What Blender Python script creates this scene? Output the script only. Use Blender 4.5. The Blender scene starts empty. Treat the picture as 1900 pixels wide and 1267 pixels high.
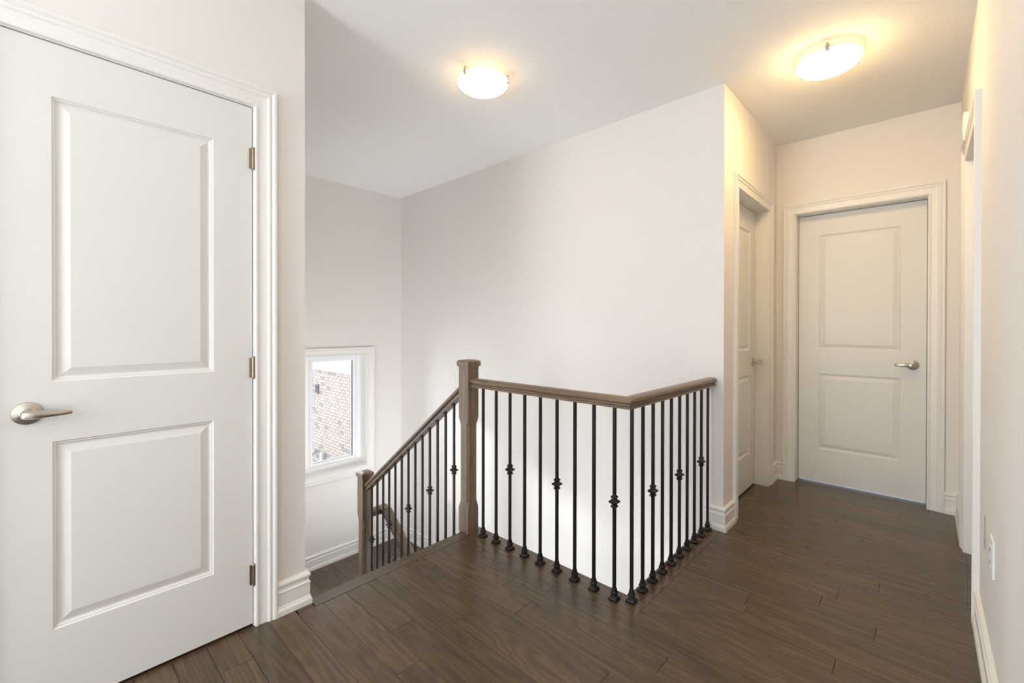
import bpy, bmesh, math, random
from mathutils import Vector, Matrix
random.seed(7)
PI = math.pi
scene = bpy.context.scene
C = scene.collection

# ------------------------------------------------------------------ camera
cam_d = bpy.data.cameras.new('camera')
cam = bpy.data.objects.new('camera', cam_d)
C.objects.link(cam)
F_PX, CY, YAW, PITCH, ROLL, CAM_H = 815.6, 609.53, 0.7528, -0.0044, 0.0012, 1.18
cam_d.sensor_width = 36.0
cam_d.lens = F_PX / 1900 * 36.0
cam_d.shift_y = -(633.5 - CY) / 1900
cam_d.clip_start = 0.02
cam_d.clip_end = 200
def cam_axes():
    f0 = Vector((-math.sin(YAW), math.cos(YAW), 0)); r0 = Vector((math.cos(YAW), math.sin(YAW), 0)); u0 = Vector((0, 0, 1))
    f2 = f0 * math.cos(PITCH) + u0 * math.sin(PITCH); u2 = u0 * math.cos(PITCH) - f0 * math.sin(PITCH)
    r3 = r0 * math.cos(ROLL) + u2 * math.sin(ROLL); u3 = u2 * math.cos(ROLL) - r0 * math.sin(ROLL)
    return r3, u3, f2
_r, _u, _f = cam_axes()
cam.matrix_world = Matrix(((_r.x, _u.x, -_f.x, 0), (_r.y, _u.y, -_f.y, 0), (_r.z, _u.z, -_f.z, CAM_H), (0, 0, 0, 1)))
scene.camera = cam

# ------------------------------------------------------------------ world, lamps, exposure
SKY_STRENGTH = 9.0
LAMP_1, LAMP_2 = 10.0, 52.0
LAMP_BULB = 0.6
LAMP_COL = (1.0, 0.66, 0.28)
world = bpy.data.worlds.new('overcast_sky'); scene.world = world
world.use_nodes = True
world.node_tree.nodes['Background'].inputs['Color'].default_value = (0.89, 0.945, 1.0, 1)
world.node_tree.nodes['Background'].inputs['Strength'].default_value = SKY_STRENGTH
scene.view_settings.view_transform = 'Standard'
scene.view_settings.look = 'None'
scene.view_settings.gamma = 1.0
scene.view_settings.use_curve_mapping = False
scene.view_settings.exposure = 0.08
scene.cycles.max_bounces = 14
scene.cycles.diffuse_bounces = 8
scene.cycles.glossy_bounces = 4
scene.cycles.transparent_max_bounces = 12
scene.cycles.sample_clamp_indirect = 6.0
scene.cycles.caustics_reflective = False
scene.cycles.caustics_refractive = False

def portal(name, loc, rot, sx, sy):
    d = bpy.data.lights.new(name, 'AREA'); d.shape = 'RECTANGLE'; d.size = sx; d.size_y = sy
    d.cycles.is_portal = True
    o = bpy.data.objects.new(name, d); C.objects.link(o); o.location = loc; o.rotation_euler = rot
    return o
def area(name, loc, rot, sx, sy, power, col):
    d = bpy.data.lights.new(name, 'AREA'); d.shape = 'RECTANGLE'; d.size = sx; d.size_y = sy; d.energy = power; d.color = col
    o = bpy.data.objects.new(name, d); C.objects.link(o); o.location = loc; o.rotation_euler = rot
    return o
# added fill lamps: one behind the viewpoint, one in the storey below
area('rear_fill', (-1.35, -2.10, 1.35), (PI/2, 0, -0.62), 1.3, 2.05, 78, (0.94, 0.97, 0.98))
area('lower_fill', (-0.2, 1.8, -2.45), (PI, -PI/5, 0), 2.2, 1.9, 112, (0.92, 0.96, 1.0))
sun_d = bpy.data.lights.new('hazy_sun', 'SUN'); sun_d.energy = 2.3; sun_d.angle = math.radians(4); sun_d.color = (0.97, 0.98, 1.0)
sun = bpy.data.objects.new('hazy_sun', sun_d); C.objects.link(sun); sun.rotation_euler = Vector((.80, .44, -.31)).to_track_quat('-Z', 'Y').to_euler()
# daylight enters through wall openings, the rear one added; portals only guide the sampling
portal('sky_portal_stair', (-4.47, 1.70, 0.33), (0, -PI/2, 0), 1.12, 1.16)
portal('sky_portal_rear', (-0.90, -2.55, 1.40), (PI/2, 0, 0), 0.9, 0.9)
portal('sky_portal_north', (-0.30, 5.50, 1.35), (-PI/2, 0, 0), 1.2, 1.2)
portal('sky_portal_lower', (1.75, 1.35, -1.55), (0, PI/2, 0), 2.0, 1.8)

# ------------------------------------------------------------------ materials
def new_mat(name):
    m = bpy.data.materials.new(name); m.use_nodes = True
    nt = m.node_tree; b = nt.nodes['Principled BSDF']
    return m, nt, b
def N(nt, typ, **kw):
    n = nt.nodes.new(typ)
    for k, v in kw.items(): setattr(n, k, v)
    return n
def paint(name, col, rough=0.6, bump=0.03, scale=180.0, spec=0.3):
    m, nt, b = new_mat(name)
    b.inputs['Base Color'].default_value = (*col, 1); b.inputs['Roughness'].default_value = rough
    b.inputs['Specular IOR Level'].default_value = spec
    g = N(nt, 'ShaderNodeNewGeometry'); n = N(nt, 'ShaderNodeTexNoise'); n.inputs['Scale'].default_value = scale; n.inputs['Detail'].default_value = 2
    bp = N(nt, 'ShaderNodeBump'); bp.inputs['Strength'].default_value = bump; bp.inputs['Distance'].default_value = 0.002
    nt.links.new(g.outputs['Position'], n.inputs['Vector']); nt.links.new(n.outputs['Fac'], bp.inputs['Height']); nt.links.new(bp.outputs['Normal'], b.inputs['Normal'])
    # faint large-scale roller variation
    n2 = N(nt, 'ShaderNodeTexNoise'); n2.inputs['Scale'].default_value = 1.4
    nt.links.new(g.outputs['Position'], n2.inputs['Vector'])
    mx = N(nt, 'ShaderNodeMixRGB'); mx.inputs['Color1'].default_value = (*[c * 0.985 for c in col], 1); mx.inputs['Color2'].default_value = (*[min(1, c * 1.015) for c in col], 1)
    nt.links.new(n2.outputs['Fac'], mx.inputs['Fac']); nt.links.new(mx.outputs['Color'], b.inputs['Base Color'])
    return m
def wood(name, dark, mid, light, axis, rough=0.34, rnd=True, across=55.0, along=2.2, bump=0.25, coat=0.0, fig=0.30):
    """oak: fine pores stretched along one axis and broad cathedral figure, shifted per object"""
    m, nt, b = new_mat(name)
    L = nt.links.new
    g = N(nt, 'ShaderNodeNewGeometry')
    info = N(nt, 'ShaderNodeObjectInfo')
    off = N(nt, 'ShaderNodeVectorMath', operation='SCALE'); off.inputs[0].default_value = (37.1, 53.7, 21.3)
    L(info.outputs['Random'], off.inputs['Scale'])
    add = N(nt, 'ShaderNodeVectorMath', operation='ADD'); L(g.outputs['Position'], add.inputs[0]); L(off.outputs['Vector'], add.inputs[1])
    def mapped(a, c):
        mp = N(nt, 'ShaderNodeMapping'); s = [c, c, c]; s['xyz'.index(axis)] = a
        mp.inputs['Scale'].default_value = s; L(add.outputs['Vector'], mp.inputs['Vector']); return mp
    m1 = mapped(along, across); n1 = N(nt, 'ShaderNodeTexNoise'); n1.inputs['Scale'].default_value = 1.0; n1.inputs['Detail'].default_value = 5; n1.inputs['Roughness'].default_value = 0.62
    L(m1.outputs['Vector'], n1.inputs['Vector'])
    m2 = mapped(0.55, 5.0); n2 = N(nt, 'ShaderNodeTexNoise'); n2.inputs['Scale'].default_value = 1.3; n2.inputs['Detail'].default_value = 2; n2.inputs['Distortion'].default_value = 0.35
    L(m2.outputs['Vector'], n2.inputs['Vector'])
    ring = N(nt, 'ShaderNodeMath', operation='MULTIPLY'); ring.inputs[1].default_value = 17.0; L(n2.outputs['Fac'], ring.inputs[0])
    sn = N(nt, 'ShaderNodeMath', operation='SINE'); ml = N(nt, 'ShaderNodeMath', operation='MULTIPLY'); ml.inputs[1].default_value = 2 * PI
    L(ring.outputs[0], ml.inputs[0]); L(ml.outputs[0], sn.inputs[0])
    mr = N(nt, 'ShaderNodeMapRange'); mr.inputs['From Min'].default_value = -1; L(sn.outputs[0], mr.inputs['Value'])
    mix = N(nt, 'ShaderNodeMath', operation='MULTIPLY_ADD'); mix.inputs[1].default_value = fig
    L(mr.outputs['Result'], mix.inputs[0])
    sc = N(nt, 'ShaderNodeMath', operation='MULTIPLY'); sc.inputs[1].default_value = 1.02 - fig; L(n1.outputs['Fac'], sc.inputs[0]); L(sc.outputs[0], mix.inputs[2])
    rp = N(nt, 'ShaderNodeValToRGB'); e = rp.color_ramp.elements
    e[0].position = 0.30; e[0].color = (*dark, 1); e[1].position = 0.72; e[1].color = (*light, 1)
    k = rp.color_ramp.elements.new(0.50); k.color = (*mid, 1)
    L(mix.outputs[0], rp.inputs['Fac'])
    out = rp.outputs['Color']
    if rnd:
        hv = N(nt, 'ShaderNodeHueSaturation')
        v = N(nt, 'ShaderNodeMapRange'); v.inputs['To Min'].default_value = 0.86; v.inputs['To Max'].default_value = 1.15
        L(info.outputs['Random'], v.inputs['Value']); L(v.outputs['Result'], hv.inputs['Value']); L(out, hv.inputs['Color']); out = hv.outputs['Color']
    L(out, b.inputs['Base Color'])
    b.inputs['Roughness'].default_value = rough
    b.inputs['Coat Weight'].default_value = coat; b.inputs['Coat Roughness'].default_value = 0.25
    bp = N(nt, 'ShaderNodeBump'); bp.inputs['Strength'].default_value = bump; bp.inputs['Distance'].default_value = 0.0012
    L(n1.outputs['Fac'], bp.inputs['Height']); L(bp.outputs['Normal'], b.inputs['Normal'])
    return m
def metal(name, col, rough, met=1.0, spec=0.5):
    m, nt, b = new_mat(name)
    b.inputs['Base Color'].default_value = (*col, 1); b.inputs['Metallic'].default_value = met; b.inputs['Specular IOR Level'].default_value = spec
    g = N(nt, 'ShaderNodeNewGeometry'); n = N(nt, 'ShaderNodeTexNoise'); n.inputs['Scale'].default_value = 90
    mr = N(nt, 'ShaderNodeMapRange'); mr.inputs['To Min'].default_value = rough * 0.85; mr.inputs['To Max'].default_value = rough * 1.15
    nt.links.new(g.outputs['Position'], n.inputs['Vector']); nt.links.new(n.outputs['Fac'], mr.inputs['Value']); nt.links.new(mr.outputs['Result'], b.inputs['Roughness'])
    return m
def emit(name, col, s):
    m, nt, b = new_mat(name)
    b.inputs['Base Color'].default_value = (0.9, 0.88, 0.84, 1); b.inputs['Roughness'].default_value = 0.25
    b.inputs['Emission Color'].default_value = (*col, 1); b.inputs['Emission Strength'].default_value = s
    return m

M = {}
M['wall'] = paint('wall_paint', (0.77, 0.745, 0.72), 0.75)
M['ceil'] = paint('ceiling_paint', (0.865, 0.865, 0.87), 0.85)
M['trim'] = paint('trim_enamel', (0.78, 0.775, 0.755), 0.38, 0.01, 60, 0.45)
M['door'] = paint('door_enamel', (0.715, 0.715, 0.695), 0.42, 0.02, 90, 0.45)
M['vinyl'] = paint('window_vinyl', (0.88, 0.90, 0.92), 0.35, 0.0, 60, 0.5)
FL = ((0.055, 0.035, 0.020), (0.081, 0.052, 0.030), (0.106, 0.071, 0.042))
M['floor_x'] = wood('oak_floor_stain', *FL, 'x', 0.27, coat=0.08, across=75.0, along=2.0, fig=0.19)
M['floor_y'] = wood('oak_border_stain', *FL, 'y', 0.27, coat=0.08, across=75.0, along=2.0, fig=0.19)
RL = ((0.080, 0.055, 0.037), (0.150, 0.105, 0.067), (0.210, 0.152, 0.100))
M['rail_x'] = wood('oak_rail_stain_x', *RL, 'x', 0.34, coat=0.08, rnd=False, across=110, along=3.2, fig=0.10)
M['rail_y'] = wood('oak_rail_stain_y', *RL, 'y', 0.34, coat=0.08, rnd=False, across=110, along=3.2, fig=0.10)
M['rail_z'] = wood('oak_post_stain', *RL, 'z', 0.34, coat=0.08, rnd=False, across=110, along=3.2, fig=0.10)
M['iron'] = metal('black_iron', (0.011, 0.009, 0.008), 0.34, 0.35)
M['nickel'] = metal('satin_nickel', (0.56, 0.52, 0.46), 0.30)
M['brass'] = metal('aged_hinge_metal', (0.34, 0.27, 0.20), 0.38)
M['subfloor'] = paint('dark_subfloor', (0.015, 0.011, 0.009), 0.9)
M['plastic'] = paint('white_plastic', (0.80, 0.81, 0.80), 0.4, 0.0)
M['slot'] = paint('outlet_slot_dark', (0.05, 0.05, 0.05), 0.6, 0.0)
M['scar'] = paint('bare_plaster_scar', (0.40, 0.36, 0.32), 0.95, 0.6, 300)
M['sill_grey'] = paint('grey_threshold', (0.30, 0.33, 0.38), 0.5, 0.0)
M['vent_grey'] = paint('grey_vent_paint', (0.035, 0.036, 0.04), 0.6, 0.0)
M['outdoor_white'] = paint('weathered_white', (0.15, 0.15, 0.15), 0.7, 0.0)
M['mortar'] = paint('pale_mortar', (0.135, 0.118, 0.109), 0.95, 0.4, 120)
M['ground'] = paint('pale_gravel_ground', (0.72, 0.71, 0.69), 0.95, 0.4, 20)
def brick_mat():
    m, nt, b = new_mat('mottled_brick')
    g = N(nt, 'ShaderNodeAttribute', attribute_name='tone')
    rp = N(nt, 'ShaderNodeValToRGB'); rp.color_ramp.interpolation = 'CONSTANT'; e = rp.color_ramp.elements
    e[0].position = 0; e[0].color = (0.115, 0.091, 0.080, 1); e[1].position = 0.45; e[1].color = (0.122, 0.101, 0.091, 1)
    k = rp.color_ramp.elements.new(0.78); k.color = (0.106, 0.084, 0.075, 1)
    k = rp.color_ramp.elements.new(0.9); k.color = (0.070, 0.058, 0.054, 1)
    nt.links.new(g.outputs['Fac'], rp.inputs['Fac']); nt.links.new(rp.outputs['Color'], b.inputs['Base Color'])
    b.inputs['Roughness'].default_value = 0.9
    return m
M['brick'] = brick_mat()
def glass_mat():
    m = bpy.data.materials.new('window_glass'); m.use_nodes = True; nt = m.node_tree; nt.nodes.clear()
    o = N(nt, 'ShaderNodeOutputMaterial'); mx = N(nt, 'ShaderNodeMixShader'); t = N(nt, 'ShaderNodeBsdfTransparent'); gl = N(nt, 'ShaderNodeBsdfGlossy')
    t.inputs['Color'].default_value = (0.96, 0.98, 0.98, 1); gl.inputs['Roughness'].default_value = 0.02
    fr = N(nt, 'ShaderNodeFresnel'); fr.inputs['IOR'].default_value = 1.35
    nt.links.new(fr.outputs[0], mx.inputs[0]); nt.links.new(t.outputs[0], mx.inputs[1]); nt.links.new(gl.outputs[0], mx.inputs[2]); nt.links.new(mx.outputs[0], o.inputs['Surface'])
    return m
M['glass'] = glass_mat()

# ------------------------------------------------------------------ helpers
def mesh(name, bm, mat, parent=None, smooth=False, loc=None):
    """link the bmesh as ONE mesh object; when loc is given the object's origin is there (coordinates stay as built)"""
    bmesh.ops.recalc_face_normals(bm, faces=bm.faces[:])
    if loc is not None: bmesh.ops.translate(bm, vec=-Vector(loc), verts=bm.verts[:])
    me = bpy.data.meshes.new(name); bm.to_mesh(me); bm.free()
    me.materials.append(mat)
    if smooth:
        me.polygons.foreach_set('use_smooth', [True] * len(me.polygons))
        me.set_sharp_from_angle(angle=math.radians(35))
    o = bpy.data.objects.new(name, me); C.objects.link(o)
    if loc is not None: o.location = loc
    if parent is not None: o.parent = parent
    return o
def box(bm, x0, x1, y0, y1, z0, z1, bev=0.0, seg=1):
    if x1 < x0: x0, x1 = x1, x0
    if y1 < y0: y0, y1 = y1, y0
    r = bmesh.ops.create_cube(bm, size=1.0)
    vs = r['verts']
    for v in vs:
        v.co = Vector((x0 + (v.co.x + .5) * (x1 - x0), y0 + (v.co.y + .5) * (y1 - y0), z0 + (v.co.z + .5) * (z1 - z0)))
    if bev > 0:
        es = list({e for v in vs for e in v.link_edges})
        bmesh.ops.bevel(bm, geom=es, offset=bev, segments=seg, affect='EDGES', profile=0.5)
    return bm
def B(*a, **k):
    return box(bmesh.new(), *a, **k)
def sweep(bm, path, prof, fn, closed=False):
    """mitred extrusion of prof (a = offset to the left of the path in its plane, b = off the plane) along a 2D path; fn maps (s,t,b) to 3D"""
    n = len(path); rings = []
    P2 = [Vector(p) for p in path]
    def nrm(i, j):
        d = (P2[j] - P2[i]).normalized(); return Vector((-d.y, d.x))
    for i in range(n):
        if closed: n1, n2 = nrm(i - 1, i), nrm(i, (i + 1) % n)
        else:
            n1 = nrm(i - 1, i) if i > 0 else nrm(i, i + 1)
            n2 = nrm(i, i + 1) if i < n - 1 else n1
        mt = (n1 + n2) / (1 + n1.dot(n2))
        rings.append([bm.verts.new(fn(P2[i].x + mt.x * a, P2[i].y + mt.y * a, b)) for a, b in prof])
    m = len(prof)
    for i in range(n if closed else n - 1):
        A, Bq = rings[i], rings[(i + 1) % n]
        for k in range(m):
            bm.faces.new((A[k], A[(k + 1) % m], Bq[(k + 1) % m], Bq[k]))
    if not closed:
        bm.faces.new(rings[0][::-1]); bm.faces.new(rings[-1])
    return bm
def cyl(bm, p0, p1, r0, r1=None, n=16):
    r1 = r0 if r1 is None else r1
    p0, p1 = Vector(p0), Vector(p1); d = (p1 - p0).normalized(); q = d.to_track_quat('Z', 'Y').to_matrix()
    A = [bm.verts.new(p0 + q @ Vector((r0 * math.cos(2*PI*i/n), r0 * math.sin(2*PI*i/n), 0))) for i in range(n)]
    Bq = [bm.verts.new(p1 + q @ Vector((r1 * math.cos(2*PI*i/n), r1 * math.sin(2*PI*i/n), 0))) for i in range(n)]
    for i in range(n): bm.faces.new((A[i], A[(i+1) % n], Bq[(i+1) % n], Bq[i]))
    bm.faces.new(A[::-1]); bm.faces.new(Bq)
    return bm
def stack(bm, levels, cx=0, cy=0):
    """square sections (z, half width, chamfer) joined upwards"""
    rings = []
    for z, h, c in levels:
        pts = [(h - c, -h), (h, -h + c), (h, h - c), (h - c, h), (-h + c, h), (-h, h - c), (-h, -h + c), (-h + c, -h)]
        rings.append([bm.verts.new((cx + x, cy + y, z)) for x, y in pts])
    for A, Bq in zip(rings, rings[1:]):
        for k in range(8): bm.faces.new((A[k], A[(k+1) % 8], Bq[(k+1) % 8], Bq[k]))
    bm.faces.new(rings[0][::-1]); bm.faces.new(rings[-1])
    bmesh.ops.remove_doubles(bm, verts=bm.verts[:], dist=1e-5)
    return bm
def lathe(bm, prof, n=48, c=(0, 0, 0), axis='z'):
    rings = []
    for r, z in prof:
        if r < 1e-6: rings.append([bm.verts.new((0, 0, z))])
        else: rings.append([bm.verts.new((r * math.cos(2*PI*i/n), r * math.sin(2*PI*i/n), z)) for i in range(n)])
    for A, Bq in zip(rings, rings[1:]):
        for i in range(n):
            a = [A[i % len(A)], A[(i+1) % len(A)], Bq[(i+1) % len(Bq)], Bq[i % len(Bq)]]
            u = []
            for v in a:
                if v not in u: u.append(v)
            if len(u) > 2: bm.faces.new(u)
    if len(rings[0]) > 1: bm.faces.new(rings[0][::-1])
    if len(rings[-1]) > 1: bm.faces.new(rings[-1])
    vs = [v for rg in rings for v in rg]
    if axis == '-y':
        for v in vs: v.co = Vector((v.co.x, -v.co.z, v.co.y))
    for v in vs: v.co += Vector(c)
    return bm
def tag(o, label, cat=None, group=None, kind=None):
    o['label'] = label
    if cat: o['category'] = cat
    if group: o['group'] = group
    if kind: o['kind'] = kind
    return o
def empty(name, loc, rotz=0.0):
    o = bpy.data.objects.new(name, None); C.objects.link(o); o.location = loc; o.rotation_euler = (0, 0, rotz); o.empty_display_size = 0.1
    return o
def struct(name, bm, mat, label, cat, parent=None, smooth=False, loc=None):
    return tag(mesh(name, bm, mat, parent, smooth, loc), label, cat, kind='structure')
def copy_tree(o, parent=None):
    c = o.copy(); C.objects.link(c)
    if parent is not None: c.parent = parent
    for ch in list(o.children): copy_tree(ch, c)
    return c

# ------------------------------------------------------------------ dimensions
CEIL = 2.585
XL = -1.922            # face of the left wall with the near door
YC = 0.763             # corner where the left wall stops at the stairs
XW = -4.19             # window wall of the stairwell
YB = 2.69              # long back wall of the stairwell
XH = -0.843            # left wall of the hallway
YF = 3.92              # end wall of the hallway
XR = 0.165             # right wall
LAND = -1.11           # lower landing
LOW = -2.775           # lower storey
YS, XE, YN = -2.40, 1.60, 5.35   # outer walls south, east, north

# ------------------------------------------------------------------ big structure
def wall_x(bm, x0, x1, y0, y1, z0, z1, holes=()):
    """wall slab between x0..x1 running along y with rectangular holes (y0,y1,z0,z1)"""
    ys = sorted({y0, y1, *[h[0] for h in holes], *[h[1] for h in holes]})
    for a, b in zip(ys, ys[1:]):
        m = (a + b) / 2; z = z0
        for h in sorted([h for h in holes if h[0] <= m <= h[1]], key=lambda h: h[2]):
            if h[2] > z: box(bm, x0, x1, a, b, z, h[2])
            z = h[3]
        if z < z1: box(bm, x0, x1, a, b, z, z1)
    return bm
def wall_y(bm, y0, y1, x0, x1, z0, z1, holes=()):
    xs = sorted({x0, x1, *[h[0] for h in holes], *[h[1] for h in holes]})
    for a, b in zip(xs, xs[1:]):
        m = (a + b) / 2; z = z0
        for h in sorted([h for h in holes if h[0] <= m <= h[1]], key=lambda h: h[2]):
            if h[2] > z: box(bm, a, b, y0, y1, z, h[2])
            z = h[3]
        if z < z1: box(bm, a, b, y0, y1, z, z1)
    return bm

struct('ceiling', B(-4.5, XE + .15, YS - .15, YN + .15, CEIL, CEIL + .2), M['ceil'], 'smooth off-white ceiling over the landing, stairwell and hallway', 'ceiling')
# walls
D1_W, D1_Y0 = 0.672, -0.110
struct('wall_left', wall_x(wall_y(bmesh.new(), YC - .10, YC, -4.19, -2.04, LOW, CEIL), -2.04, XL, YS, YC, 0, CEIL, [(D1_Y0 - .018, D1_Y0 + D1_W + .018, -0.01, 2.053)]),
       M['wall'], 'cream wall at left holding the nearest door', 'wall')
WIN = (1.12, 2.281, -0.235, 0.892)
struct('wall_window', wall_x(bmesh.new(), -4.44, XW, YS, YN, LOW, CEIL, [WIN]), M['wall'], 'off-white stairwell wall around the window', 'wall')
struct('wall_back', wall_y(bmesh.new(), YB, YB + .12, XW, XH, LOW, CEIL), M['wall'], 'long off-white stairwell wall behind the railings', 'wall')
D2_Y0, D2_Y1 = 2.937, 3.660
struct('wall_hall', wall_x(bmesh.new(), XH - .12, XH, YB + .12, YN, 0, CEIL, [(D2_Y0 - .015, D2_Y1 + .015, -0.01, 2.047)]), M['wall'], 'warm-lit left wall of the hallway with a recessed door', 'wall')
D3_X0, D3_X1 = -0.712, 0.017
struct('wall_far', wall_y(bmesh.new(), YF, YF + .12, XH, XE, 0, CEIL, [(D3_X0 - .015, D3_X1 + .015, -0.01, 2.045)]), M['wall'], 'warm-lit end wall of the hallway around the facing door', 'wall')
D4_Y0, D4_Y1 = 2.620, 3.292
struct('wall_right', wall_x(bmesh.new(), XR, XR + .12, YS, YF, 0, CEIL, [(D4_Y0 - .015, D4_Y1 + .015, -0.01, 2.058)]), M['wall'], 'pale wall running along the right edge with an outlet', 'wall')
struct('wall_rear', wall_y(bmesh.new(), YS - .15, YS, -4.44, XE + .15, LOW, CEIL, [(-1.35, -0.45, 0.95, 1.85)]), M['wall'], 'off-white wall behind the viewpoint with a window opening added for daylight', 'wall')
struct('wall_north', wall_y(bmesh.new(), YN, YN + .15, -4.44, XE + .15, LOW, CEIL, [(-0.9, 0.3, 0.75, 1.95)]), M['wall'], 'outer wall of the room behind the hallway end door', 'wall')
struct('wall_east', wall_x(bmesh.new(), XE, XE + .15, YS, YN, LOW, CEIL, [(0.35, 2.35, LOW + .3, -0.35)]), M['wall'], 'outer wall of the lower storey with its opening', 'wall')

# floor: dark sub-floor slab with the stair opening, planks on top of it
FT = 0.018
NOS = -1.945           # outer edge of the stair nosing
OPX, OPY = -0.945, 1.757   # edges of the stair opening
slab = bmesh.new()
for a in ((-4.19, XL, YS, YC - .10), (XL, XE, YS, OPY - .012), (OPX + .012, XE, OPY - .012, YB), (XH, XE, YB, YN), (-4.19, XH - .12, YB + .12, YN), (XH - .12, XH, D2_Y0, D2_Y1)):
    box(slab, *a, -0.28, -FT)
floor = struct('floor', slab, M['subfloor'], 'dark brown oak plank floor of the landing and hallway', 'floor')

def plank(parent, x0, x1, y0, y1, z=0.0, mat=None, name='plank', bev=0.0008, t=FT - .0005, gap=0.0005):
    if x1 - x0 < 0.01 or y1 - y0 < 0.01: return
    dz = random.uniform(-0.0003, 0.0)
    return mesh(name, box(bmesh.new(), x0 + gap, x1 - gap, y0 + gap, y1 - gap, z - t, z + dz, bev), mat or M['floor_x'], parent, loc=((x0 + x1) / 2, (y0 + y1) / 2, z))
PW = 0.1017
fixed = {1: [-1.496], 0: [-1.298], -4: [-1.738], 13: [-0.131], 14: [-0.320], -1: [-0.62], -2: [-1.12], 2: [-0.74], 3: [-1.36]}
NB, BW = 1.650, 0.092
yk = 0.815 - 13 * PW
for k in range(-13, 31):
    y0 = 0.815 + k * PW; y1 = y0 + PW
    spans = []
    def add_span(a, b, u0, u1, key):
        cuts = [c for c in fixed.get(key, []) if a + .05 < c < b - .05] if key is not None else []
        if not cuts:
            x = a + random.uniform(0.25, 1.2)
            while x < b - 0.22: cuts.append(x); x += random.uniform(0.55, 1.35)
        else:
            x = cuts[-1] + random.uniform(0.7, 1.2)
            while x < b - 0.25: cuts.append(x); x += random.uniform(0.6, 1.2)
        xs = [a] + cuts + [b]
        for p, q in zip(xs, xs[1:]): plank(floor, p, q, u0, u1)
    edge = -1.868 if y0 > YC - .03 else XL
    if y1 <= NB:
        if y0 < YC < y1:
            add_span(-1.868, XR, y0, y1, k)
        else: add_span(edge, XR, y0, y1, k)
    elif y0 < NB:
        add_span(-1.868, XR, y0, NB, k)
        add_span(OPX + BW, XR, NB, y1, k)
    elif y0 < YB:
        add_span(OPX + BW, XR, y0, min(y1, YB), k)
        if y1 > YB: add_span(XH, XR, YB, y1, None)
    elif y1 < YF + .11:
        add_span(XH, XR, y0, y1, k)
# border boards round the opening and the stair nosing
plank(floor, -1.964, OPX + BW, NB, OPY, name='border_board')
plank(floor, OPX, OPX + BW, OPY, YB, mat=M['floor_y'], name='border_board')
plank(floor, XL, -1.868, YC - .045, YC + .018, mat=M['floor_y'], name='border_board')
# door thresholds
mesh('threshold', B(XL - .10, XL, D1_Y0, D1_Y0 + D1_W, -FT, -0.001), M['floor_y'], floor)
mesh('threshold', B(XH - .088, XH, D2_Y0, D2_Y1, -FT, -0.0006), M['floor_x'], floor)
mesh('threshold', B(XH - .12, XH - .0885, D2_Y0, D2_Y1, -FT, -0.001), M['subfloor'], floor)
mesh('threshold', B(XR, XR + .35, D4_Y0, D4_Y1, -FT, -0.0006), M['floor_x'], floor)
mesh('threshold', B(D3_X0, D3_X1, YF + .095, YF + .35, -FT, -0.001), M['sill_grey'], floor)

# ------------------------------------------------------------------ skirting
SK = [(0, 0), (.0205, 0), (.0205, .020), (.019, .026), (.0165, .029), (.0160, .034), (.0135, .037), (.0135, .088), (.0155, .091), (.0155, .094), (.0110, .097), (.0095, .104), (.0115, .112), (.0150, .118), (.0160, .124), (.0140, .130), (.0090, .135), (0, .136)]
def skirt(name, path, label, z=0.0):
    """path with the room on its left side"""
    bm = bmesh.new()
    sweep(bm, path, SK, lambda s, t, b: Vector((s, t, z + b)))
    return struct(name, bm, M['trim'], label, 'baseboard')
CW = 0.078
E = 0.0006
def skirt_r(name, path, label, z=0.0):
    bm = bmesh.new()
    sweep(bm, path, [(-a, b) for a, b in SK], lambda s, t, b: Vector((s, t, z + b)))
    return struct(name, bm, M['trim'], label, 'baseboard')
# left wall: walking +y the room lies on the right side
skirt_r('baseboard_left', [(XL + E, D1_Y0 + D1_W + .004 + CW), (XL + E, YC + .001), (XL - .020, YC + .001)], 'tall moulded baseboard between the nearest door and the stair nosing')
# landing corner: back wall stub, wrapping into the hallway up to the recessed door
skirt_r('baseboard_back', [(OPX + .0, YB - E), (XH + E, YB - E), (XH + E, D2_Y0 - .004 - CW)], 'short baseboard wrapping the wall corner at the railing end')
skirt_r('baseboard_hall', [(XH + E, D2_Y1 + .006 + CW), (XH + E, YF - E), (D3_X0 - .004 - CW, YF - E)], 'small baseboard piece in the far left corner of the hallway')
skirt_r('baseboard_far', [(D3_X1 + .004 + CW, YF - E), (XR - E, YF - E), (XR - E, D4_Y1 + .005 + CW)], 'baseboard right of the facing hallway door, turning the corner')
skirt_r('baseboard_right', [(XR - E, D4_Y0 - .005 - CW), (XR - E, YS)], 'white baseboard running along the right wall below the outlet')
skirt_r('baseboard_landing', [(XW + E, YC + .002), (XW + E, YB - E), (-3.10, YB - E)], 'baseboard around the lower stair landing below the window', LAND)

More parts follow.
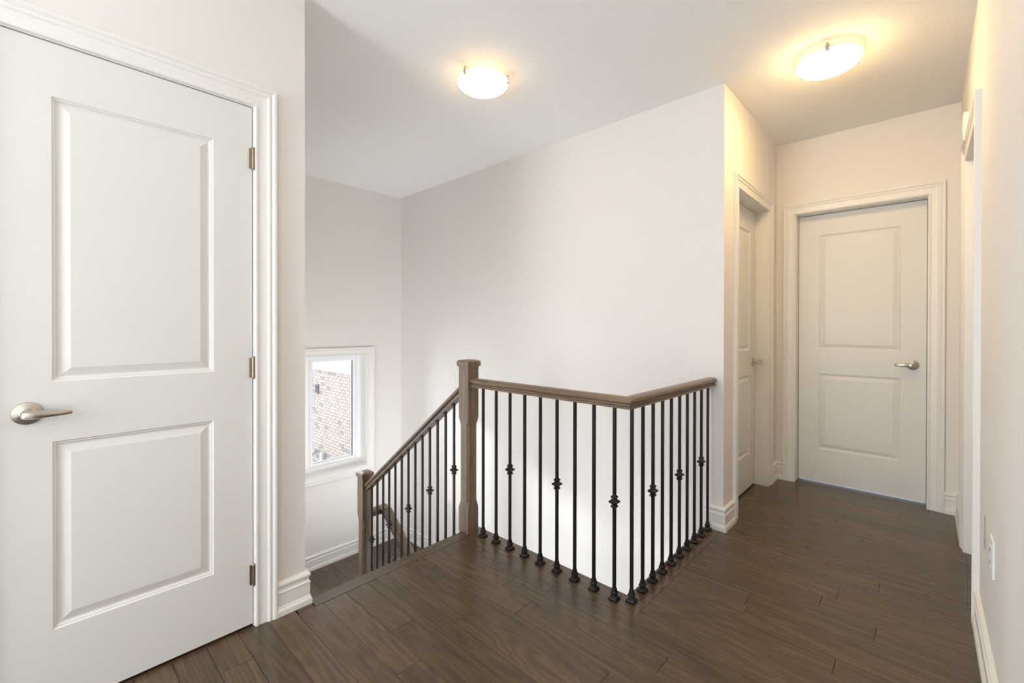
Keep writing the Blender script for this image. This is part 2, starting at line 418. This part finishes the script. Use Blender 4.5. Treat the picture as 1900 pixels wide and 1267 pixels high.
# ------------------------------------------------------------------ doors
CAS = [(0, 0), (0, .010), (.003, .0125), (.009, .0125), (.012, .0095), (.016, .0090), (.030, .0105), (.043, .0125), (.047, .0165), (.052, .0180), (.057, .0165), (.060, .0150), (.063, .0185), (.068, .0215), (.074, .0220), (.078, .0200), (.078, 0)]
def casing(parent, s0, s1, top, fn, name='door_casing', z0=0.0):
    # path up the left leg, across, down the right leg; the outside lies to the left of that path
    bm = bmesh.new()
    sweep(bm, [(s0, z0), (s0, top), (s1, top), (s1, z0)], CAS, fn)
    return mesh(name, bm, M['trim'], parent)
def raised_panel(parent, x0, x1, z0, z1, y):
    """moulded frame and raised field sitting in the slab's recess (front towards -y)"""
    bm = bmesh.new(); rings = []
    for inset, d in ((0.0, 0.0105), (0.0, 0.0), (.004, .0040), (.007, .0040), (.010, .0075), (.014, .0090), (.018, .0085), (.040, .0020), (.042, .0020), (.30, .0020)):
        i = min(inset, (x1 - x0) / 2 - .01, (z1 - z0) / 2 - .01)
        rings.append([bm.verts.new(p) for p in ((x0 + i, y + d, z0 + i), (x1 - i, y + d, z0 + i), (x1 - i, y + d, z1 - i), (x0 + i, y + d, z1 - i))])
    for A, Bq in zip(rings, rings[1:]):
        for k in range(4): bm.faces.new((A[k], A[(k+1) % 4], Bq[(k+1) % 4], Bq[k]))
    bm.faces.new(rings[-1]); bm.faces.new(rings[0][::-1])
    return mesh('door_panel', bm, M['door'], parent)
def lever(parent, x, z, y, side):
    """side: +1 lever points to +x local; root part = rose, sub-part = lever"""
    rose = mesh('door_handle', lathe(bmesh.new(), [(0.033, 0), (0.033, .002), (0.032, .0035), (0.024, .0065), (0.017, .008), (0.0145, .010), (0.0135, .026), (0, .026)], 40, (x, y, z), '-y'), M['nickel'], parent, True)
    rose['label'] = 'satin metal lever handle on a round rose'
    bm = bmesh.new(); rings = []
    st = [(-.0135, .040, .007, .0125), (-.010, .045, .0110, .0150), (0.0, .049, .0125, .0180), (.012, .051, .0125, .0165), (.024, .051, .0118, .0120), (.040, .050, .0105, .0085), (.065, .049, .0085, .0070), (.090, .048, .0062, .0060), (.0925, .048, .0045, .0045)]
    for u, nn, hz, hy in st:
        pts = []
        for k in range(12):
            a = 2 * PI * k / 12; c, s = math.cos(a), math.sin(a)
            e = 0.62
            pts.append(bm.verts.new((x + side * u, y - nn + hy * math.copysign(abs(c) ** e, c), z + .001 - abs(u) * .02 + hz * math.copysign(abs(s) ** e, s))))
        rings.append(pts)
    for A, Bq in zip(rings, rings[1:]):
        for k in range(12): bm.faces.new((A[k], A[(k+1) % 12], Bq[(k+1) % 12], Bq[k]))
    bm.faces.new(rings[0][::-1]); bm.faces.new(rings[-1])
    cyl(bm, (x, y - .024, z), (x, y - .046, z), .0125, .0125, 24)
    mesh('lever', bm, M['nickel'], rose, True)
    return rose
def door(name, label, loc, rotz, W, H, recess, handle_x, side, hinge_x=None, wall_d=.12, head=None, outer=True):
    """local frame: x across the door, z up, the viewer at -y; y = 0 is the wall face"""
    root = tag(empty(name, loc, rotz), label, 'door', kind='structure')
    T = 0.035; y = recess + .0012; g = 0.003; z0 = 0.012
    st = .129; xs = (g, g + st, W - g - st, W - g)
    za = (z0, .258, .830, 1.012, 1.874, H - .004)
    bm = bmesh.new()
    box(bm, xs[0], xs[1], y, y + T, za[0], za[5]); box(bm, xs[2], xs[3], y, y + T, za[0], za[5])
    for a, b in ((za[0], za[1]), (za[2], za[3]), (za[4], za[5])): box(bm, xs[1], xs[2], y, y + T, a, b)
    for a, b in ((za[1], za[2]), (za[3], za[4])): box(bm, xs[1], xs[2], y + .0105, y + T, a, b)
    bmesh.ops.remove_doubles(bm, verts=bm.verts[:], dist=1e-5)
    mesh('door_slab', bm, M['door'], root)
    for a, b in ((za[1], za[2]), (za[3], za[4])): raised_panel(root, xs[1], xs[2], a, b, y)
    # jamb lining with stop
    bm = bmesh.new(); jt = .014
    path = [(0, 0), (0, H), (W, H), (W, 0)]
    sweep(bm, path, [(0, 0), (.0145, 0), (.0145, wall_d), (0, wall_d)], lambda s, t, b: Vector((s, b, t)))
    if recess > .03: sweep(bm, path, [(0, recess + T + .003), (-.010, recess + T + .003), (-.010, wall_d), (0, wall_d)], lambda s, t, b: Vector((s, b, t)))
    else: sweep(bm, path, [(0, recess + T + .003), (-.010, recess + T + .003), (-.010, recess + T + .035), (0, recess + T + .035)], lambda s, t, b: Vector((s, b, t)))
    mesh('door_jamb', bm, M['trim'], root)
    casing(root, -.004, W + .004, H + .004, lambda s, t, b: Vector((s, -b, t)))
    if handle_x is not None: lever(root, handle_x, .923, y, side)
    if hinge_x is not None:
        for hz in (1.836, 1.019, .205):
            bm = bmesh.new()
            cyl(bm, (hinge_x, -.0065, hz - .039), (hinge_x, -.0065, hz + .039), .0052, .0052, 12)
            cyl(bm, (hinge_x, -.0065, hz - .044), (hinge_x, -.0065, hz - .039), .0035, .0060, 12)
            cyl(bm, (hinge_x, -.0065, hz + .039), (hinge_x, -.0065, hz + .044), .0060, .0035, 12)
            box(bm, hinge_x - .012, hinge_x + .0005, -.003, .0008, hz - .038, hz + .038)
            mesh('hinge', bm, M['brass'], root, True)
    return root
door('door_1', 'large white two-panel door filling the left edge, with three hinges', (XL, D1_Y0 - .003, 0), PI/2, D1_W + .006, 2.038, 0.0, 0.081, 1, hinge_x=D1_W + .0045, wall_d=.118)
door('door_2', 'white two-panel door recessed in the left hallway wall, seen at an angle', (XH, D2_Y0, 0), PI/2, D2_Y1 - D2_Y0, 2.032, .082, D2_Y1 - D2_Y0 - .052, -1)
door('door_3', 'white two-panel door facing the viewer at the end of the hallway', (D3_X0, YF, 0), 0, D3_X1 - D3_X0, 2.030, .095, D3_X1 - D3_X0 - .070, -1)
door('door_4', 'door opening in the right hallway wall, only its casing showing', (XR, D4_Y1, 0), -PI/2, D4_Y1 - D4_Y0, 2.043, .080, None, 1)

# ------------------------------------------------------------------ window in the stairwell
w = tag(empty('window_1', (XW, 1.70, WIN[2])), 'white casement window low in the stairwell wall, brick wall outside', 'window', kind='structure')
def wmesh(name, bm, mat, parent=w, smooth=False):
    o = mesh(name, bm, mat, None, smooth)
    o.data.transform(Matrix.Translation((-XW, -1.70, -WIN[2]))); o.parent = parent
    return o
y0, y1, z0, z1 = WIN
bm = bmesh.new()
sweep(bm, [(y0, z0), (y0, z1), (y1, z1), (y1, z0)], CAS, lambda s, t, b: Vector((XW + b, s, t)), closed=True)
wmesh('window_casing', bm, M['trim'])
bm = bmesh.new()   # drywall return lined in white
sweep(bm, [(y0, z0), (y0, z1), (y1, z1), (y1, z0)], [(-.0, 0.0), (-.006, 0.0), (-.006, -.25), (0, -.25)], lambda s, t, b: Vector((XW + b - .0005, s, t)), closed=True)
wmesh('window_jamb', bm, M['trim'])
FX = -4.300
bm = bmesh.new()
box(bm, FX - .06, FX, y0 + .006, y0 + .053, z0 + .006, z1 - .006, .002); box(bm, FX - .06, FX, y1 - .053, y1 - .006, z0 + .006, z1 - .006, .002)
box(bm, FX - .06, FX, y0 + .053, y1 - .053, z1 - .032, z1 - .006, .002); box(bm, FX - .06, FX, y0 + .053, y1 - .053, z0 + .006, z0 + .050, .002)
box(bm, FX - .06, FX, 1.655, 1.745, z0 + .050, z1 - .032, .002)
wmesh('window_frame', bm, M['vinyl'])
for a, b in ((y0 + .053, 1.655), (1.745, y1 - .053)):
    bm = bmesh.new(); t = .038; c, d = z0 + .050, z1 - .032; x0, x1 = FX - .05, FX - .010
    box(bm, x0, x1, a + .001, a + t, c, d, .003); box(bm, x0, x1, b - t, b - .001, c, d, .003)
    box(bm, x0, x1, a + t, b - t, c + .001, c + .034, .003); box(bm, x0, x1, a + t, b - t, d - .028, d - .001, .003)
    sash = wmesh('sash', bm, M['vinyl'])
    gp = mesh('glass_pane', B(FX - .034, FX - .028, a + t - .004, b - t + .004, c + .030, d - .024), M['glass'], sash)
    gp.data.transform(Matrix.Translation((-XW, -1.70, -WIN[2])))
    gk = mesh('gasket', box(box(bmesh.new(), FX - .030, FX - .014, b - t - .0065, b - t + .001, c + .034, d - .028), FX - .030, FX - .018, a + t, b - t, c + .0335, c + .036), M['slot'], sash)
    gk.data.transform(Matrix.Translation((-XW, -1.70, -WIN[2])))

# added rear window, unseen: open frame that lets more daylight in
w2 = tag(empty('rear_fill_window', (-0.90, YS, 0.95)), 'white window frame added behind the viewpoint for daylight', 'window', kind='structure')
bm = bmesh.new()
sweep(bm, [(-1.35, .95), (-1.35, 1.85), (-.45, 1.85), (-.45, .95)], [(0, 0), (-.05, 0), (-.05, -.05), (0, -.05)], lambda s, t, b: Vector((s + .90, b - .05, t - .95)), closed=True)
box(bm, -.025, .025, -.10, -.05, .05, .85)
mesh('window_frame', bm, M['vinyl'], w2)

# glowing pane in a casing, added out of view to brighten the stairwell
w3 = tag(empty('side_fill_panel', (-3.45, YC, -.65)), 'glowing fill panel added on the wall left of the stair flight', 'window', kind='structure')
bm = bmesh.new()
sweep(bm, [(-3.95, -.65), (-3.95, .95), (-2.95, .95), (-2.95, -.65)], CAS, lambda s, t, b: Vector((s + 3.45, b + .0005, t + .65)), closed=True)
mesh('window_casing', bm, M['trim'], w3)
pane = emit('side_fill_glow', (0.96, 0.975, 1.0), 2.9)
mesh('glass_pane', B(-.5, .5, .0005, .012, 0, 1.6), pane, w3)

# ------------------------------------------------------------------ stairs
RUN, RISE, X0S = 0.2415, 0.185, -1.915
st = tag(empty('staircase', (X0S, 1.2, LAND)), 'dark oak flight dropping from the landing edge to the window landing', 'staircase', kind='structure')
IM = Matrix.Translation((-X0S, -1.2, -LAND))
def smesh(name, bm, mat, root=st, im=IM, smooth=False):
    o = mesh(name, bm, mat, None, smooth); o.data.transform(im); o.parent = root; return o
smesh('nosing', sweep(bmesh.new(), [(YC + .022, 0), (1.6425, 0)], [(0, -1.868), (0, -1.937), (-.004, -1.943), (-.010, -1.945), (-.018, -1.943), (-.0215, -1.937), (-.0215, -1.922), (-.0185, -1.921), (-.0185, -1.868)], lambda s, t, b: Vector((b, s, t + .001))), M['floor_y'])
carr = bmesh.new()
pts = []
for k in range(5):
    xa = X0S - RUN * k - .016; zt = -RISE * (k + 1) - .028
    pts += [(xa, zt), (xa - RUN, zt)]
pts += [(X0S - RUN * 5 - .014, LAND - .02), (X0S - RUN * 5 + .20, LAND - .12), (X0S - .016, -.52)]
A = [carr.verts.new((x, YC + .002, z)) for x, z in pts]; Bq = [carr.verts.new((x, 1.735, z)) for x, z in pts]
for i in range(len(pts)): carr.faces.new((A[i], A[(i+1) % len(pts)], Bq[(i+1) % len(pts)], Bq[i]))
carr.faces.new(A[::-1]); carr.faces.new(Bq)
smesh('carriage', carr, M['wall'])
for k in range(6):
    x = X0S - RUN * k
    smesh('riser', B(x - .016, x, YC + .002, 1.735 if k else 1.64, -RISE * (k + 1) + .001, -RISE * k - (.024 if k else .022)), M['floor_y'])
for k in range(5):
    x = X0S - RUN * k; zt = -RISE * (k + 1)
    smesh('tread', B(x - RUN - .028, x - .0165, YC + .002, 1.752 if k < 4 else 1.640, zt - .026, zt, .006, 2), M['floor_y'])
# lower landing
ld = struct('stair_landing', B(XW, -3.10, YC, YB, LAND - .26, LAND - FT), M['subfloor'], 'oak-planked lower landing under the window', 'landing')
r = YC; 
while r < YB - .01:
    q = min(r + .126, YB)
    xs = [XW, random.uniform(-3.9, -3.4), -3.105]
    for a, b in zip(xs, xs[1:]): plank(ld, a, b, r, q, LAND)
    r = q
# second flight going down the other way under the back wall
st2 = tag(empty('staircase', (-3.10, 2.2, LOW)), 'lower oak flight running down along the back wall', 'staircase', kind='structure')
IM2 = Matrix.Translation((3.10, -2.2, -LOW))
bm = bmesh.new(); pts = []
for k in range(8):
    xa = -3.10 + RUN * k; zt = LAND - RISE * (k + 1) - .028; pts += [(xa, zt), (xa + RUN, zt)]
pts += [(-3.10 + RUN * 8, LOW), (-3.10 + RUN * 8 - .25, LOW), (-3.10, LAND - .45)]
A = [bm.verts.new((x, 1.765, z)) for x, z in pts]; Bq = [bm.verts.new((x, YB - .002, z)) for x, z in pts]
for i in range(len(pts)): bm.faces.new((A[i], A[(i+1) % len(pts)], Bq[(i+1) % len(pts)], Bq[i]))
bm.faces.new(A[::-1]); bm.faces.new(Bq)
smesh('carriage', bm, M['wall'], st2, IM2)
for k in range(9):
    x = -3.10 + RUN * k
    smesh('riser', B(x, x + .016, 1.765, YB - .002, LAND - RISE * (k + 1) + .001, LAND - RISE * k - .0265), M['floor_y'], st2, IM2)
for k in range(8):
    x = -3.10 + RUN * k; zt = LAND - RISE * (k + 1)
    smesh('tread', B(x + .0165, x + RUN + .028, 1.765, YB - .002, zt - .026, zt, .006, 2), M['floor_y'], st2, IM2)
struct('floor_lower', B(-4.44, XE + .15, YS - .15, YN + .15, LOW - .2, LOW), M['floor_x'], 'dark oak floor of the storey below', 'floor')

# ------------------------------------------------------------------ newel posts and railings
def newel(label, cx, cy, zb, zc, ch0, ch1):
    r = tag(empty('newel_post', (cx, cy, zb)), label, 'post', 'oak newel posts of the stair railing')
    h = zc - zb; H = .0405
    bm = stack(bmesh.new(), [(0, H, .001), (ch0 - zb - .022, H, .001), (ch0 - zb + .018, H - .0025, .0125), (ch1 - zb - .018, H - .0025, .0125), (ch1 - zb + .022, H, .001), (h - .042, H, .001)])
    mesh('shaft', bm, M['rail_z'], r)
    bm = stack(bmesh.new(), [(h - .0418, .0440, .001), (h - .036, .0440, .001), (h - .036, .0500, .002), (h - .012, .0500, .002), (h - .008, .0465, .002), (h - .0055, .0450, .002), (h, .020, .002)])
    mesh('cap', bm, M['rail_z'], r)
    return r
newel('tall oak newel post with square cap at the stair head', -1.9225, 1.6855, 0.0, 0.990, .160, .632)
newel('short grey-lit oak newel post at the foot of the flight, below the window', -3.1225, 1.6855, LAND, 0.073, -.80, -.275)

RP = [(.026, 0), (.026, .010), (.0195, .014), (.0185, .019), (.0225, .0235), (.030, .027), (.0325, .033), (.0315, .040), (.026, .0455), (.014, .049), (0, .050)]
RPROF = RP + [(-a, b) for a, b in RP[-2::-1]]       # horizontal offset, height
def make_baluster(parent, x, y, z0, z1, knob_z=None, slope=False):
    """square iron bar; sub-parts: foot shoe, optional knuckle"""
    bm = bmesh.new(); box(bm, -.0064, .0064, -.0064, .0064, 0.0, z1 - z0, .0008)
    o = mesh('baluster', bm, M['iron'], parent); o.location = (x, y, z0)
    shoe = mesh('shoe', stack(bmesh.new(), [(0, .0192, .001), (.008, .0192, .001), (.0125, .0165, .001), (.017, .0110, .001), (.024, .0098, .001), (.027, .0128, .001), (.032, .0130, .001), (.036, .0100, .001), (.052, .0075, .0005), (.053, .0065, .0005)]), M['iron'], o)
    if knob_z is not None:
        c = knob_z - z0
        mesh('knuckle', stack(bmesh.new(), [(c - .029, .0066, .0004), (c - .022, .0120, .0006), (c - .0185, .0122, .0006), (c - .0145, .0088, .0006), (c - .010, .0095, .0006), (c - .004, .0175, .0006), (c + .001, .0195, .0006), (c + .004, .0170, .0006), (c + .010, .0095, .0006), (c + .0145, .0088, .0006), (c + .0185, .0122, .0006), (c + .022, .0120, .0006), (c + .029, .0066, .0004)]), M['iron'], o)
    return o

# landing guard rail
RZ = .8345
lr = tag(empty('landing_railing', (0, 0, 0)), 'L-shaped guard railing of black balusters under a grey-brown oak rail around the opening', 'railing')
RX, RY = -0.912, 1.690
# both arms share a mitred corner
def arm(bm, P0, P1, mitre_at_end):
    P0, P1 = Vector(P0), Vector(P1); d = (P1 - P0).normalized(); n = Vector((-d.y, d.x)); rings = []
    for P, e in ((P0, 0), (P1, 1)):
        ring = []
        for a, b in RPROF:
            q = P + n * a
            if mitre_at_end == e:      # corner lies here; turn left 90 degrees
                q = q - d * a if e == 1 else q + d * a
            ring.append(bm.verts.new((q.x, q.y, RZ + b)))
        rings.append(ring)
    A, Bq = rings; m = len(A)
    for k in range(m): bm.faces.new((A[k], A[(k+1) % m], Bq[(k+1) % m], Bq[k]))
    bm.faces.new(A[::-1]); bm.faces.new(Bq)
    return bm
mesh('handrail', arm(bmesh.new(), (-1.8815, RY), (RX, RY), 1), M['rail_x'], lr, True)
mesh('handrail', arm(bmesh.new(), (RX, RY), (RX, YB), 0), M['rail_y'], lr, True)
for i in range(9):
    make_baluster(lr, -1.804 + .1037 * i, RY, 0.0, RZ, .4235 if i % 3 == 2 else None)
for i in range(10):
    make_baluster(lr, RX, 1.727 + .1010 * i, 0.0, RZ, .4215 if i in (2, 5, 8) else None)

# sloping stair rail
sr = tag(empty('stair_railing', (-2.52, RY, 0)), 'sloping oak rail with black balusters running down to the lower newel post', 'railing')
sl = RISE / RUN
def sz(x): return .852 + sl * (x + 1.963)
xa, xb = -1.9635, -3.0815
ca = 1 / math.sqrt(1 + sl * sl)
def in_sr(bm, name, mat, smooth=True):
    bmesh.ops.translate(bm, vec=(2.52, -RY, 0), verts=bm.verts[:]); return mesh(name, bm, mat, sr, smooth)
bm = bmesh.new(); rings = []
for x in (xa, xb): rings.append([bm.verts.new((x, RY + a, sz(x) - .050 / ca + b / ca)) for a, b in RPROF])
A, Bq = rings; m = len(A)
for k in range(m): bm.faces.new((A[k], A[(k+1) % m], Bq[(k+1) % m], Bq[k]))
bm.faces.new(A[::-1]); bm.faces.new(Bq)
in_sr(bm, 'handrail', M['rail_x'])
for j in range(13):
    x = -2.060 - .0805 * j
    k = int((X0S - x) // RUN) + 1
    zb = -RISE * k; zt = sz(x) - .050 / ca + .004
    make_baluster(sr, x + 2.52, 0, zb, zt, sz(x) - .460 if j % 3 == 0 else None)
# lower flight rail: short level return from the newel then down
lo = tag(empty('lower_handrail', (-3.12, 1.80, -.24)), 'oak handrail turning down from behind the lower newel post', 'handrail')
def in_lo(bm, name, mat): 
    bmesh.ops.translate(bm, vec=(3.12, -1.80, .24), verts=bm.verts[:]); return mesh(name, bm, mat, lo, True)
LY, LZ = 1.835, -.287
FLAT = RPROF; RPROF = [(a * 1.15, b * 1.12) for a, b in FLAT]
bm = bmesh.new()
A = [bm.verts.new((-3.1225 - a, 1.7265, LZ + b)) for a, b in RPROF]; Bq = [bm.verts.new((-3.1225 - a, LY + .031, LZ + b)) for a, b in RPROF]
m = len(A)
for k in range(m): bm.faces.new((A[k], A[(k+1) % m], Bq[(k+1) % m], Bq[k]))
bm.faces.new(A[::-1]); bm.faces.new(Bq); in_lo(bm, 'level_return', M['rail_y'])
bm = bmesh.new(); rings = []
for x, z in ((-3.0890, LZ), (-3.060, LZ)) : rings.append([bm.verts.new((x, LY + a, z + b)) for a, b in RPROF])
for x in (-3.040, -1.35):
    z = LZ - .006 - sl * (x + 3.040); rings.append([bm.verts.new((x, LY + a, z + .050 - .050 / ca + b / ca)) for a, b in RPROF])
for A, Bq in zip(rings, rings[1:]):
    for k in range(m): bm.faces.new((A[k], A[(k+1) % m], Bq[(k+1) % m], Bq[k]))
bm.faces.new(rings[0][::-1]); bm.faces.new(rings[-1]); in_lo(bm, 'sloping_rail', M['rail_x'])
for x in (-2.80, -2.10, -1.45):
    z = LZ - .006 - sl * (x + 3.040)
    bm = bmesh.new(); cyl(bm, (x, LY, z + .004), (x, LY, z - .045), .007, .007, 10); cyl(bm, (x, LY + .003, z - .045), (x, 1.7365, z - .045), .007, .007, 10); cyl(bm, (x, 1.7365, z - .045), (x, 1.742, z - .045), .026, .026, 16)
    in_lo(bm, 'bracket', M['nickel'])

# ------------------------------------------------------------------ ceiling lights
def GLOW(p): return emit('frosted_lamp_glass', LAMP_COL, p)
def ceiling_lamp(label, x, y, ph, power):
    r = tag(empty('ceiling_light', (x, y, CEIL)), label, 'ceiling light', 'flush ceiling lights')
    mesh('ceiling_pan', lathe(bmesh.new(), [(0, 0), (.085, 0), (.085, -.012), (.075, -.018), (0, -.018)][::-1], 40), M['trim'], r, True)
    R = .1415
    prof = []
    for i in range(11):
        a = i / 10; rr = R * math.sin(a * PI / 2); prof.append((rr, -.040 - .055 * math.cos(a * PI / 2)))
    inner = [(max(p[0] - .0, 0) * .965, p[1] + .005) for p in prof[::-1]]
    gb = mesh('glass_bowl', lathe(bmesh.new(), prof + inner, 56), GLOW(power), r, True)
    gb.data.materials.append(M['trim'])          # the inside of the bowl only reflects the bulb
    for p in gb.data.polygons:
        p.material_index = 1 if p.normal.z > 0.02 else 0
    gb['label'] = 'frosted glass bowl glowing white'
    for k in range(3):
        a = ph + 2 * PI * k / 3; c, s = math.cos(a), math.sin(a)
        bm = bmesh.new()
        rot = Matrix.Rotation(a, 4, 'Z')
        box(bm, R - .017, R + .005, -.0085, .0085, -.0560, -.0525, .0012)
        box(bm, R + .0012, R + .005, -.0085, .0085, -.0545, -.026, .0012)
        box(bm, .070, R + .004, -.004, .004, -.018, -.014)
        box(bm, R - .002, R + .003, -.004, .004, -.030, -.014)
        bm.transform(rot); mesh('clip', bm, M['nickel'], r)
    ld_ = bpy.data.lights.new('bulb', 'POINT'); ld_.energy = LAMP_BULB; ld_.color = LAMP_COL; ld_.shadow_soft_size = .03
    lo_ = bpy.data.objects.new('bulb', ld_); C.objects.link(lo_); lo_.parent = r; lo_.location = (0, 0, -.048)
    return r
ceiling_lamp('glowing frosted bowl ceiling light above the stair head newel post', -1.804, 1.687, math.radians(-86), LAMP_1)
ceiling_lamp('glowing frosted bowl ceiling light over the hallway on the right', -0.364, 2.768, math.radians(-84), LAMP_2)

# ------------------------------------------------------------------ small wall things
o = tag(empty('wall_outlet', (XR, 2.058, .452)), 'white outlet plate low on the right wall', 'outlet')
mesh('cover_plate', box(bmesh.new(), -.0065, -.0002, -.040, .040, -.060, .060, .002), M['plastic'], o)
for dz in (-.020, .020):
    s = mesh('socket', box(bmesh.new(), -.0085, -.0066, -.016, .016, dz - .0145, dz + .0145, .0015), M['plastic'], o)
    mesh('slot', box(box(bmesh.new(), -.0090, -.0084, -.008, -.0055, dz - .004, dz + .006), -.0090, -.0084, .0055, .008, dz - .004, dz + .006), M['slot'], s)
bm = bmesh.new(); n = 14
for i in range(n):
    z = .385 + (.108) * i / n; jy = random.uniform(-.005, .005); hw = random.uniform(.004, .013) * (1.3 if i < 6 else .8)
    box(bm, XR - random.uniform(.0015, .0035), XR - .0002, 2.316 + jy - hw, 2.316 + jy + hw, z, z + .0088)
sc = mesh('plaster_scar', bm, M['scar']); tag(sc, 'rough torn patch in the right wall beside the outlet plate', 'wall damage', kind='structure')
c = tag(empty('door_chime', (XR, 3.20, 2.16)), 'small cream chime box high on the right hallway wall above the door casing', 'door chime')
mesh('cover', box(bmesh.new(), -.026, -.0005, -.08, .08, -.055, .085, .004), M['trim'], c)
mesh('grille', box(bmesh.new(), -.028, -.0262, -.05, .05, -.03, .04, .0008), M['trim'], c)

# ------------------------------------------------------------------ outside: neighbouring brick wall
bw = tag(mesh('brick_wall', B(-14.5, -5.2, 4.862, 5.0, -3.6, 1.6), M['mortar']), 'pale mottled brick house wall outside the stair window', 'building', kind='structure')
bm = bmesh.new(); tone = []
rowh, bl = .0762, .205
z = -3.6; r = 0
while z < 0.0:
    x = -14.5 + (0 if r % 2 else -bl / 2)
    while x < -5.2:
        a, b = max(x, -14.5) + .005, min(x + bl, -5.2) - .005
        if b - a > .03:
            dy = random.uniform(0, .004)
            vs = [bm.verts.new(p) for p in ((a, 4.850 + dy, z + .005), (b, 4.850 + dy, z + .005), (b, 4.850 + dy, z + rowh - .005), (a, 4.850 + dy, z + rowh - .005), (a, 4.866, z + .005), (b, 4.866, z + .005), (b, 4.866, z + rowh - .005), (a, 4.866, z + rowh - .005))]
            for f in ((0, 1, 2, 3), (0, 4, 5, 1), (1, 5, 6, 2), (2, 6, 7, 3), (3, 7, 4, 0)): bm.faces.new([vs[i] for i in f])
            tone += [random.random()] * 5
        x += bl
    z += rowh; r += 1
me = bpy.data.meshes.new('bricks'); bm.to_mesh(me); bm.free(); me.materials.append(M['brick'])
at = me.attributes.new('tone', 'FLOAT', 'FACE'); at.data.foreach_set('value', tone)
bo = bpy.data.objects.new('bricks', me); C.objects.link(bo); bo.parent = bw; bo['kind'] = 'stuff'
struct('ground', B(-20, 8, -8, 12, -3.75, -3.6), M['ground'], 'pale ground outside the house', 'ground')
mesh('haze_band', B(-14.5, -5.2, 4.835, 4.862, .06, 1.6), M['outdoor_white'], bw)  # pale band added to imitate the white haze at the top of the glass
v = tag(empty('wall_vent', (-11.43, 4.85, -.43)), 'small grey louvred vent on the outside brick wall', 'vent')
mesh('vent_frame', sweep(bmesh.new(), [(-.075, -.12), (-.075, .12), (.075, .12), (.075, -.12)], [(0, 0), (.0, -.03), (-.020, -.03), (-.020, 0)], lambda s, t, b: Vector((s, b, t)), closed=True), M['vent_grey'], v)
for i in range(5):
    mesh('slat', box(bmesh.new(), -.055, .055, -.024, -.004, -.10 + .045 * i, -.082 + .045 * i), M['vent_grey'], v)
v = tag(empty('dryer_hood', (-11.42, 4.85, -2.03)), 'white curved exhaust hood low on the outside brick wall', 'vent')
bm = bmesh.new(); cyl(bm, (0, 0, 0), (0, -.10, .01), .06, .06, 16); cyl(bm, (0, -.09, .02), (0, -.17, -.07), .075, .055, 16)
mesh('hood', bm, M['outdoor_white'], v, True)
mesh('wall_plate', box(bmesh.new(), -.09, .09, -.012, 0, -.09, .09, .003), M['outdoor_white'], v)
v = tag(empty('meter_box', (-11.02, 4.85, -2.5)), 'narrow pale utility box and pipe standing against the outside brick wall', 'utility box')
mesh('box_body', box(bmesh.new(), -.07, .07, -.10, 0, .12, .50, .01), M['outdoor_white'], v)
mesh('pipe', cyl(bmesh.new(), (0, -.05, -1.1), (0, -.05, .125), .035, .035, 14), M['sill_grey'], v, True)
